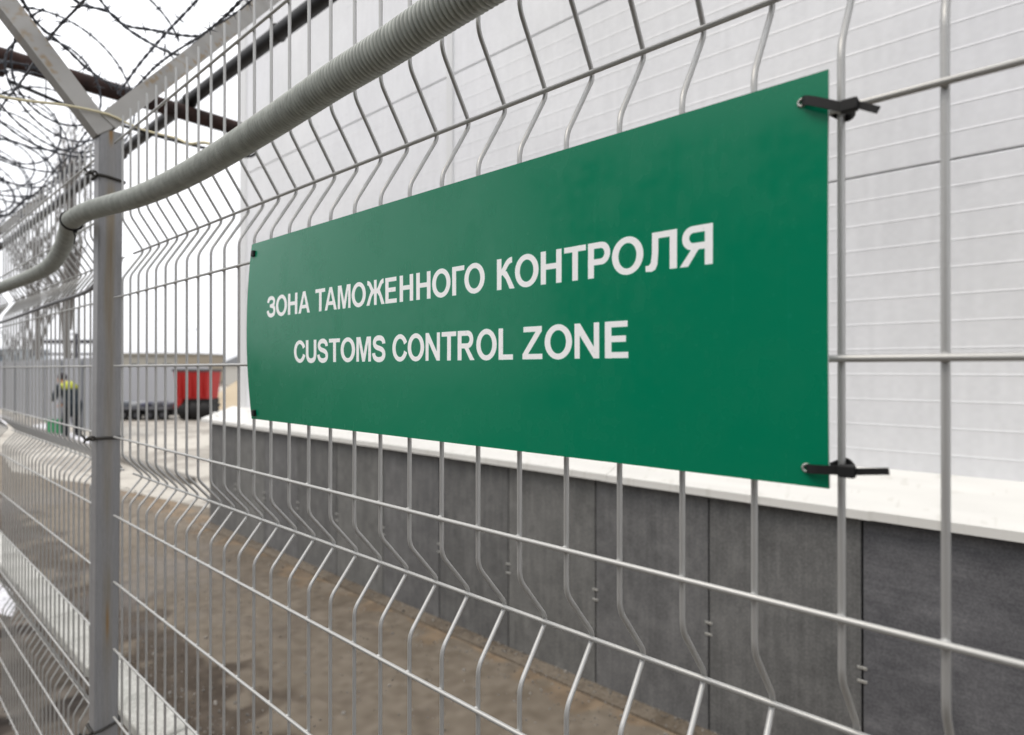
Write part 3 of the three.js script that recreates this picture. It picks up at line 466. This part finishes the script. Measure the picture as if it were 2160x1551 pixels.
// ---------------------------------------------------------------- overhead pipes and rusty pole
{
  const zp = -3.855;
  const rp = thing('rusty_pole', 'rust brown steel pole standing in the fence line', 'pole', [0.486, 0, zp]);
  mesh('shaft', sweep([V(0, -0.2, 0), V(0, 3.26, 0)], 0.03, 18), M.rust, rp); mesh('saddle', box(-0.05, 0.05, 3.225, 3.262, -0.045, 0.045, 0.004), M.rust, rp);
  const cb = thing('rusty_crossbar', 'rust brown pipe crossing overhead from the pole to the yard', 'pipe', [0, 0, zp]);
  mesh('tube', sweep([V(-0.6, 3.31, 0), V(1.80, 3.31, 0)], 0.046, 20), M.rust, cb); mesh('flange', sweep([V(1.80, 3.31, 0), V(1.815, 3.31, 0)], 0.07, 20), M.rust, cb);
  // second support post for the crossbar hides behind the conduit
  const bp = thing('black_pipe', 'black overhead pipe running beside the warehouse above the fence', 'pipe');
  const pts = []; for (let i = 0; i <= 60; i++) { const z = 2.5 - i * 0.35; pts.push(V(1.40, 3.392 + 0.006 * Math.sin(z * 0.9), z)); }
  mesh('tube', sweep(pts, 0.036, 18), M.blackPipe, bp);
  for (const z of [-2.75, zp, -5.2, -8]) mesh('strap', new THREE.TorusGeometry(0.038, 0.006, 8, 24).translate(1.40, 3.392, z), M.clamp, bp);
  const thin = thing('hanging_cable', 'thin black cable slung beneath the rusty crossbar', 'cable');
  mesh('line', sweep(curve([V(0.55, 3.20, zp), V(0.9, 3.15, zp - 0.02), V(1.4, 3.135, zp - 0.03), V(1.8, 3.17, zp), V(1.805, 3.28, zp)], 40), 0.010, 8), M.black, thin);
  for (const x of [0.7, 1.45]) mesh('hanger', sweep([V(x, 3.14, zp - 0.015), V(x, 3.36, zp + 0.0)], 0.003, 5), M.clamp, thin);
}

// ---------------------------------------------------------------- far yard
const far = (px, dist) => F.clone().addScaledVector(R, (px - 1080) / 1240).multiplyScalar(dist);   // ground point seen in column px at that depth
const faceCam = Math.atan2(-F.x, -F.z); // turn that points +z at the viewer
{
  const sheetGeo = (() => { const poly = []; for (let i = 0; i < 8; i++) { const x = -0.595 + i * 0.149; poly.push([x, 0], [x + 0.045, 0], [x + 0.06, 0.022], [x + 0.10, 0.022], [x + 0.115, 0]); } poly.push([0.595, 0], [0.595, -0.003], [-0.595, -0.003]); return prism(poly, 0, 1.98).rotateX(-Math.PI / 2).translate(0, 0.08, 0); })();
  const run = (name, label, p0, p1, n, sy = 1) => { const dx = p1[0] - p0[0], dz = p1[1] - p0[1], g = thing(name, label, 'fence', [p0[0], 0, p0[1]], Math.atan2(-dz, dx)); const L = Math.hypot(dx, dz), w = L / n;
    for (let i = 0; i < n; i++) { const s = mesh('sheet', sheetGeo, M.sheet, g); s.scale.set(w / 1.19, sy, 1); s.position.set(w * (i + 0.5), 0, 0.002 * (i % 2)); } for (let i = 0; i <= n; i += 2) mesh('post', box(w * i - 0.04, w * i + 0.04, 0, 2.0 * sy, -0.09, -0.02), M.sheetPost, g); return g; };
  run('sheet_fence', 'grey corrugated sheet fence along the road behind the worker', [4.5, -17.6], [4.35, -70], 44);
  run('sheet_fence', 'grey corrugated sheet fence across the yard behind the red trailer', [4.9, -27], [10.6, -27], 5, 0.9);

  // long low building with a flat roof
  const A = far(225, 74), B = far(423, 74), dir = B.clone().sub(A), L = dir.length();
  const lb = thing('long_shed', 'long low beige shed with flat roof beyond the yard', 'building', [A.x, 0, A.z], Math.atan2(-dir.z, dir.x));
  mesh('wall', box(0, L * 0.76, 0, 3.45, -8, 0), mat(0xb0ab9f, 0.9), lb);  mesh('roof', box(-0.3, L * 0.755, 3.47, 3.75, -8.2, 0.3), mat(0x9f9a8e, 0.9), lb);
  for (let i = 0; i < 4; i++) { const w = mesh('window', box(1 + i * 2, 2.1 + i * 2, 1.4, 2.4, 0.005, 0.03), mat(0x5b6166, 0.3), lb); mesh('sill', box(0.95 + i * 2, 2.15 + i * 2, 1.33, 1.39, 0.005, 0.08), mat(0xc0bdb5, 0.8), w); }
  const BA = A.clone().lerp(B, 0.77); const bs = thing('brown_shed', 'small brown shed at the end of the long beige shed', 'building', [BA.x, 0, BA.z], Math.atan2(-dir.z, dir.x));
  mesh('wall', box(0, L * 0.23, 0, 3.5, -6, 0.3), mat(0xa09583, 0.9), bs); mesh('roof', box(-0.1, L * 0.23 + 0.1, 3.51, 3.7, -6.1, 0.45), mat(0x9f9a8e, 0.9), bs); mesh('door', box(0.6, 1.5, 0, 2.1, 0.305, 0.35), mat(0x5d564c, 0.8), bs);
  // gabled shed
  const C = far(474, 62); const gs = thing('gabled_shed', 'pale shed with grey pitched roof beyond the sand heap', 'building', [C.x, 0, C.z], faceCam + 0.25);
  mesh('wall', box(0, 6.5, 0, 2.2, -5, 0), mat(0xc9c6be, 0.9), gs); mesh('roof', prism([[-0.5, 2.21], [7, 2.21], [3.25, 4.1]], -5.4, 0.4), mat(0x85878a, 0.8), gs); mesh('door', box(2.4, 3.6, 0, 1.9, 0.005, 0.05), mat(0x6f6d69, 0.7), gs);
  const D = far(-40, 110); const pb = thing('pale_building', 'pale blue grey block far behind the sheet fence', 'building', [D.x, 0, D.z], faceCam);
  mesh('wall', box(0, 8, 0, 5.2, -6, 0), mat(0xb4bcc2, 0.9), pb); mesh('roof', box(-0.2, 8.2, 5.22, 5.5, -6.2, 0.2), mat(0x9aa2a8, 0.9), pb); for (let i = 0; i < 3; i++) mesh('window', box(1 + i * 2.4, 2.2 + i * 2.4, 3.2, 4.4, 0.01, 0.04), mat(0x6a747c, 0.3), pb);

  // pipe gantry
  const G = far(74, 40), G2 = far(192, 40); const gd = G2.clone().sub(G), gl = gd.length(); const gt = thing('pipe_gantry', 'dark pipe gantry on legs standing behind the sheet fence', 'gantry', [G.x, 0, G.z], Math.atan2(-gd.z, gd.x));
  const dkm = mat(0x4c4c52, 0.7); mesh('beam', box(-0.1, gl + 0.3, 3.46, 3.74, -0.15, 0.15, 0.03), dkm, gt); for (const x of [0.2, gl * 0.72]) mesh('leg', box(x - 0.09, x + 0.09, 0, 3.455, -0.09, 0.09), dkm, gt);
  mesh('valve', mergeGeometries([sweep([V(gl * 0.72, 3.75, 0), V(gl * 0.72, 4.1, 0)], 0.14, 12), new THREE.TorusGeometry(0.25, 0.04, 8, 20).rotateX(Math.PI / 2).translate(gl * 0.72, 4.12, 0)]), dkm, gt); mesh('lower_pipe', sweep([V(-0.1, 2.75, 0.12), V(gl + 0.3, 2.75, 0.12)], 0.08, 10), dkm, gt);

  // lamp columns
  const lp = thing('lamp_post', 'slim grey lamp post standing behind the sheet fence', 'lamp post', [0, 0, 0], faceCam, 'lamp posts beyond the sheet fence');
  mesh('pole', sweep([V(0, 0, 0), V(0, 7.2, 0)], t => 0.09 - 0.04 * t, 10), M.sheetPost, lp); mesh('bracket', sweep(curve([V(0, 7.15, 0), V(0.25, 7.4, 0), V(0.9, 7.45, 0)], 12), 0.03, 8), M.sheetPost, lp); mesh('lantern', box(0.85, 1.45, 7.38, 7.5, -0.12, 0.12, 0.04), M.sheetPost, lp);
  const l0 = far(163, 52); lp.position.copy(l0); const l1 = far(395, 85); copy(lp, 'slim grey lamp post standing behind the long low shed', [l1.x, 0, l1.z]);
}
// bare trees far behind
{
  const bark = mat(0x6e6a66, 0.95);
  function tree(px, dist, h, label) {
    const p = far(px, dist), g = thing('bare_tree', label, 'tree', [p.x, 0, p.z], 0, 'bare trees behind the sheet fence'); const trunk = [], twigs = [];
    const grow = (a, d, len, r, lvl) => { const b = a.clone().addScaledVector(d, len), m = a.clone().lerp(b, 0.5).add(V(rr(-1, 1), 0, rr(-1, 1)).multiplyScalar(len * 0.05)); (lvl < 1 ? trunk : twigs).push(sweep([a, m, b], t => r * (1 - 0.4 * t), lvl < 2 ? 7 : 4, false)); if (lvl > 3) return; const n = lvl === 0 ? 7 : 4; for (let i = 0; i < n; i++) { const t = lvl === 0 ? 0.35 + 0.65 * i / (n - 1) : rr(0.35, 1); grow(a.clone().lerp(b, t), d.clone().multiplyScalar(1.1).add(V(rr(-1, 1), rr(-0.1, 0.5), rr(-1, 1)).multiplyScalar(0.6)).normalize(), len * rr(0.42, 0.58), r * 0.5, lvl + 1); } };
    grow(V(0, -0.1, 0), V(rr(-0.05, 0.05), 1, 0).normalize(), h * 0.62, h * 0.016, 0);
    mesh('trunk', mergeGeometries(trunk), bark, g); const c = mesh('crown', mergeGeometries(twigs), bark, g); c.userData.kind = 'stuff';
  }
  tree(48, 58, 6.6, 'slender bare tree behind the sheet fence next to the gantry'); tree(84, 66, 6.2, 'bare tree behind the sheet fence above the dark gantry'); tree(150, 30, 13.5, 'tall bare tree rising behind the sheet fence over the worker'); tree(70, 36, 10.5, 'broad bare tree behind the sheet fence left of the tall one'); tree(22, 72, 6.4, 'bare tree behind the sheet fence near the pale building');
}
// red tipping trailer
{
  const red = mat(0xa3140f, 0.5), blk = mat(0x0c0c0d, 0.7), rim = mat(0x222224, 0.5, 0.4), grey = mat(0x4b4a4c, 0.6, 0.2);
  const p = far(417, 20.2); const g = thing('tipping_trailer', 'red tipping trailer with black wheels parked in the yard', 'trailer', [p.x, 0, p.z], faceCam);
  const hop = (y0, y1, w0, w1, l0, l1, t) => { const P = []; const q = (w, l, y) => [[-w / 2, y, l / 2], [w / 2, y, l / 2], [w / 2, y, -l / 2], [-w / 2, y, -l / 2]]; const o = [...q(w0, l0, y0), ...q(w1, l1, y1), ...q(w1 - t, l1 - t, y1), ...q(w0 - t, l0 - t, y0 + t / 2)]; const I = []; for (const [a, b] of [[0, 4], [4, 8], [8, 12]]) for (let k = 0; k < 4; k++) { const n = (k + 1) % 4; I.push(a + k, a + n, b + n, a + k, b + n, b + k); } I.push(0, 2, 1, 0, 3, 2, 12, 13, 14, 12, 14, 15); const b = new THREE.BufferGeometry(); b.setAttribute('position', new THREE.Float32BufferAttribute(o.flat(), 3)); b.setIndex(I); return toCreasedNormals(b, 0.3); };
  mesh('hopper', hop(0.74, 1.66, 1.02, 1.16, 0.72, 0.86, 0.06), red, g);
  mesh('hopper_rim', mergeGeometries([box(-0.62, 0.62, 1.662, 1.74, 0.40, 0.47), box(-0.62, 0.62, 1.662, 1.74, -0.47, -0.40), box(-0.62, -0.55, 1.662, 1.74, -0.398, 0.398), box(0.55, 0.62, 1.662, 1.74, -0.398, 0.398)]), grey, g);
  for (const x of [-0.36, 0, 0.36]) mesh('rib', box(x - 0.025, x + 0.025, 0.8, 1.64, 0.36, 0.44), red, g);
  mesh('mudguard', prism([[-0.58, 0.42], [-0.53, 0.735], [-0.3, 0.735], [-0.36, 0.5]], 0.1, 0.42), red, g);
  mesh('chassis', box(-0.42, 0.48, 0.24, 0.735, -0.5, 0.3), blk, g);
  const wheel = x => { const w = mesh('wheel', sweep([V(-0.17, 0, 0), V(-0.12, 0, 0), V(0.12, 0, 0), V(0.17, 0, 0)], t => (t > 0.2 && t < 0.8 ? 0.36 : 0.30), 24), blk, g); w.position.set(x, 0.355, 0.1); mesh('rim', sweep([V(-0.175, 0, 0), V(0.175, 0, 0)], 0.19, 18), rim, w); };
  for (const x of [-0.30, 0.08, 0.42]) wheel(x);
  mesh('drawbar', sweep([V(0, 0.5, -0.45), V(0, 0.42, -1.5)], 0.05, 10), blk, g);
}
// low flatbed with grey bundles
{
  const blk = mat(0x141416, 0.7), deck = mat(0x55565a, 0.7), rim = mat(0x8c8d90, 0.45, 0.5);
  const p = far(308, 20.4), g = thing('flatbed_trailer', 'low dark flatbed trailer parked beside the red trailer', 'trailer', [p.x, 0, p.z], faceCam + 0.05);
  mesh('bed', box(-1.15, 1.02, 0.36, 0.44, -0.6, 0.6, 0.01), deck, g); mesh('skirt', box(-1.12, 0.98, 0.14, 0.355, -0.55, 0.2), blk, g);
  for (let i = 0; i < 5; i++) { const w = mesh('wheel', new THREE.TorusGeometry(0.135, 0.07, 10, 22), blk, g); w.position.set(-0.93 + i * 0.44, 0.2, 0.48); mesh('rim', new THREE.CylinderGeometry(0.09, 0.09, 0.06, 16).rotateX(Math.PI / 2), i === 1 ? rim : deck, w); }
  const cols = [0x7b7d80, 0x6d7176, 0xa9abac, 0x5f6070, 0x77797d, 0x6a6c74], labs = ['small grey bundle at the outer end of the flatbed', 'squat grey bundle second on the flatbed', 'pale whitish bundle on the flatbed', 'blue grey bundle in the middle of the flatbed', 'mid grey bundle on the flatbed near the red trailer', 'dark grey bundle at the red trailer end of the flatbed'];
  for (let i = 0; i < 6; i++) { const geo = new RoundedBoxGeometry(0.27, 0.15 + 0.06 * rnd(), 0.6, 4, 0.055), P = geo.attributes.position; for (let k = 0; k < P.count; k++) P.setY(k, P.getY(k) + 0.02 * Math.sin(P.getX(k) * 14 + i) * Math.cos(P.getZ(k) * 9)); geo.computeVertexNormals(); geo.computeBoundingBox();
    const loc = V(-0.95 + i * 0.355, 0.44 - geo.boundingBox.min.y, 0).applyAxisAngle(V(0, 1, 0), faceCam + 0.05).add(p); const o = mesh('bundle', geo, mat(cols[i], 0.8), scene); o.position.copy(loc); o.rotation.y = faceCam + 0.05 + rr(-0.1, 0.1); tag(o, labs[i], 'bundle', { group: 'bundles on the flatbed trailer' }); }
}
// sand heap
{
  const p = far(500, 27), n = 48, m = 14, P = [], I = []; const s = noise(9, 9, 201);
  for (let j = 0; j <= m; j++) for (let i = 0; i < n; i++) { const a = i / n * 2 * Math.PI, t = j / m, q = 2.0 * t * (0.85 + 0.3 * s(i / n, 0.3)); P.push(Math.cos(a) * q, 1.15 * (1 - t) ** 1.15 + 0.1 * s(i / n, t) * (1 - t) - (t === 1 ? 0.03 : 0), Math.sin(a) * q); if (j) { const k = j * n + i, l = j * n + (i + 1) % n; I.push(k - n, l, k, k - n, l - n, l); } }
  const g = new THREE.BufferGeometry(); g.setAttribute('position', new THREE.Float32BufferAttribute(P, 3)); g.setIndex(I); g.computeVertexNormals();
  const o = mesh('sand_heap', g, mat(0xb3a48c, 0.95), scene); o.position.set(p.x, 0.0, p.z); tag(o, 'low heap of pale sand beside the red trailer', 'sand heap');
}
// green bucket
{
  const p = V(3.66, 0, -19.0), g = thing('bucket', 'green plastic bucket standing on the road edge', 'bucket', [p.x, 0.0, p.z]); const gm = mat(0x2f9a63, 0.5);
  mesh('body', new THREE.LatheGeometry([[0, 0.005], [0.15, 0.005], [0.17, 0.02], [0.205, 0.40], [0.222, 0.40], [0.222, 0.43], [0.195, 0.43], [0.155, 0.03], [0, 0.03]].map(q => new THREE.Vector2(...q)), 28), gm, g);
  mesh('handle', new THREE.TorusGeometry(0.21, 0.008, 6, 24, Math.PI).rotateX(-1.1).translate(0, 0.42, 0), M.steel, g);
}

// ---------------------------------------------------------------- worker
{
  const yaw = faceCam - 1.75, g = thing('person', 'person in dark work clothes with yellow shoulder panel, stooping beside the green bucket', 'person', [3.72, 0.0, -17.75], yaw);
  // z forward, x left; stooped a little forward
  const J = { pelvis: V(0, 0.86, -0.08), chest: V(0, 1.18, 0.06), neck: V(0, 1.36, 0.17), head: V(0, 1.49, 0.27), shL: V(0.19, 1.29, 0.12), shR: V(-0.19, 1.29, 0.12), elL: V(0.27, 1.05, 0.20), elR: V(-0.27, 1.03, 0.16), haL: V(0.10, 0.98, 0.42), haR: V(-0.08, 0.84, 0.38), hipL: V(0.10, 0.84, -0.07), hipR: V(-0.10, 0.84, -0.07), knL: V(0.13, 0.45, 0.03), knR: V(-0.12, 0.45, -0.02), anL: V(0.14, 0.09, 0.0), anR: V(-0.14, 0.09, -0.08) };
  const cap = (p, a, b, ra, rb) => { const ab = b.clone().sub(a), t = clamp(p.clone().sub(a).dot(ab) / ab.lengthSq()); return p.distanceTo(a.clone().addScaledVector(ab, t)) - (ra + (rb - ra) * t); };
  const smin = (a, b, k) => { const h = Math.max(k - Math.abs(a - b), 0) / k; return Math.min(a, b) - h * h * k * 0.25; };
  function field(bones, centre, half, res, k, m, name, parent) {
    const mc = new MarchingCubes(res, m, false, false, 60000); mc.isolation = 0; const p = V(0, 0, 0);
    for (let z = 0; z < res; z++) for (let y = 0; y < res; y++) for (let x = 0; x < res; x++) { p.set((x - res / 2) / (res / 2) * half + centre.x, (y - res / 2) / (res / 2) * half + centre.y, (z - res / 2) / (res / 2) * half + centre.z); let d = 1e3; for (const [a, b, ra, rb] of bones) d = smin(d, cap(p, a, b, ra, rb), k); mc.field[x + y * res + z * res * res] = -d; }
    mc.update(); const n = mc.count, geo = new THREE.BufferGeometry(); geo.setAttribute('position', new THREE.BufferAttribute(new Float32Array(mc.positionArray.slice(0, n * 3)).map(q => q * half), 3)); geo.translate(centre.x, centre.y, centre.z);
    const out = mergeVertices(geo, 1e-5); out.computeVertexNormals(); return mesh(name, out, m, parent);
  }
  const skin = mat(0xb98a6c, 0.7), navy = mat(0x1c2830, 0.85), dark = mat(0x161c22, 0.85), hat = mat(0x2a2228, 0.9), boots = mat(0x24211e, 0.7), yellow = mat(0xacb03c, 0.7);
  const fingers = []; for (const [h, s] of [[J.haL, 1], [J.haR, -1]]) { const d = V(-s * 0.5, -0.3, 0.6).normalize(); for (let f = 0; f < 4; f++) { const r0 = h.clone().add(V(0.012 * f - 0.018, 0.014 - 0.012 * f, 0.03)), m = r0.clone().add(V(-s * 0.012, -0.006, 0.032)), e = m.clone().add(V(-s * 0.024, -0.012, -0.012)); fingers.push([r0, m, 0.011, 0.0095], [m, e, 0.0095, 0.008]); } const tb = h.clone().add(V(-s * 0.022, 0.012, 0)); fingers.push([tb, tb.clone().add(V(-s * 0.02, 0.012, 0.035)), 0.012, 0.009]); }
  const body = field([[J.head, J.head.clone().add(V(0, 0.045, -0.015)), 0.088, 0.085], [J.head.clone().add(V(0, -0.05, 0.055)), J.head.clone().add(V(0, -0.075, 0.05)), 0.045, 0.035], [J.head.clone().add(V(0, -0.012, 0.09)), J.head.clone().add(V(0, -0.03, 0.105)), 0.014, 0.018], [J.neck, J.head, 0.06, 0.06], [J.neck, J.chest, 0.06, 0.12], [J.chest, J.pelvis, 0.12, 0.12], [J.shL, J.elL, 0.05, 0.042], [J.shR, J.elR, 0.05, 0.042], [J.elL, J.haL, 0.042, 0.03], [J.elR, J.haR, 0.042, 0.03], [J.chest, J.shL, 0.07, 0.05], [J.chest, J.shR, 0.07, 0.05], [J.haL, J.haL.clone().add(V(0, -0.01, 0.03)), 0.034, 0.03], [J.haR, J.haR.clone().add(V(0, -0.01, 0.03)), 0.034, 0.03], [J.hipL, J.knL, 0.075, 0.052], [J.hipR, J.knR, 0.075, 0.052], [J.knL, J.anL, 0.052, 0.036], [J.knR, J.anR, 0.052, 0.036], ...fingers], V(0, 0.85, 0.12), 0.92, 84, 0.02, skin, 'body', g);
  field([[J.neck.clone().add(V(0, -0.02, -0.02)), J.chest, 0.085, 0.165], [J.chest, J.pelvis, 0.165, 0.165], [J.pelvis, J.pelvis.clone().add(V(0, -0.12, 0.01)), 0.165, 0.17], [J.chest, J.shL, 0.12, 0.085], [J.chest, J.shR, 0.12, 0.085], [J.shL, J.elL, 0.08, 0.065], [J.shR, J.elR, 0.08, 0.065], [J.elL, J.haL.clone().lerp(J.elL, 0.22), 0.065, 0.046], [J.elR, J.haR.clone().lerp(J.elR, 0.22), 0.065, 0.046]], V(0, 1.06, 0.12), 0.56, 72, 0.05, navy, 'jacket', g);
  field([[J.pelvis.clone().add(V(0, -0.06, 0)), J.hipL, 0.14, 0.10], [J.pelvis.clone().add(V(0, -0.06, 0)), J.hipR, 0.14, 0.10], [J.hipL, J.knL, 0.105, 0.08], [J.hipR, J.knR, 0.105, 0.08], [J.knL, J.anL.clone().add(V(0, 0.03, 0)), 0.08, 0.072], [J.knR, J.anR.clone().add(V(0, 0.03, 0)), 0.08, 0.072]], V(0, 0.5, 0), 0.55, 66, 0.04, dark, 'trousers', g);
  for (const a of [J.anL, J.anR]) field([[V(a.x, 0.085, a.z), V(a.x, 0.055, a.z), 0.062, 0.055], [V(a.x, 0.055, a.z - 0.03), V(a.x, 0.05, a.z + 0.15), 0.055, 0.048]], V(a.x, 0.08, a.z + 0.05), 0.24, 40, 0.03, boots, 'boot', g);
  field([[J.chest.clone().add(V(0.02, 0.12, 0.0)), J.shL, 0.145, 0.094], [J.chest.clone().add(V(-0.02, 0.12, 0.0)), J.shR, 0.145, 0.094]], V(0, 1.28, 0.1), 0.36, 56, 0.04, yellow, 'shoulder_panel', g);
  field([[J.head.clone().add(V(0, 0.055, -0.022)), J.head.clone().add(V(0, 0.075, -0.02)), 0.098, 0.090]], J.head.clone().add(V(0, 0.06, 0)), 0.2, 44, 0.02, hat, 'knit_hat', g);
  for (const s of [-1, 1]) { mesh('eye', new THREE.SphereGeometry(0.011, 10, 8).translate(s * 0.032, 1.503, 0.27 + 0.076), mat(0x1c1613, 0.3), body); mesh('ear', new THREE.SphereGeometry(0.026, 10, 8).scale(0.45, 1, 0.7).translate(s * 0.088, 1.487, 0.262), skin, body); }
  mesh('mouth', new THREE.TorusGeometry(0.02, 0.005, 6, 12, Math.PI).rotateZ(Math.PI).translate(0, 1.437, 0.352), mat(0x8a5348, 0.7), body);
}

renderer.render(scene, camera);
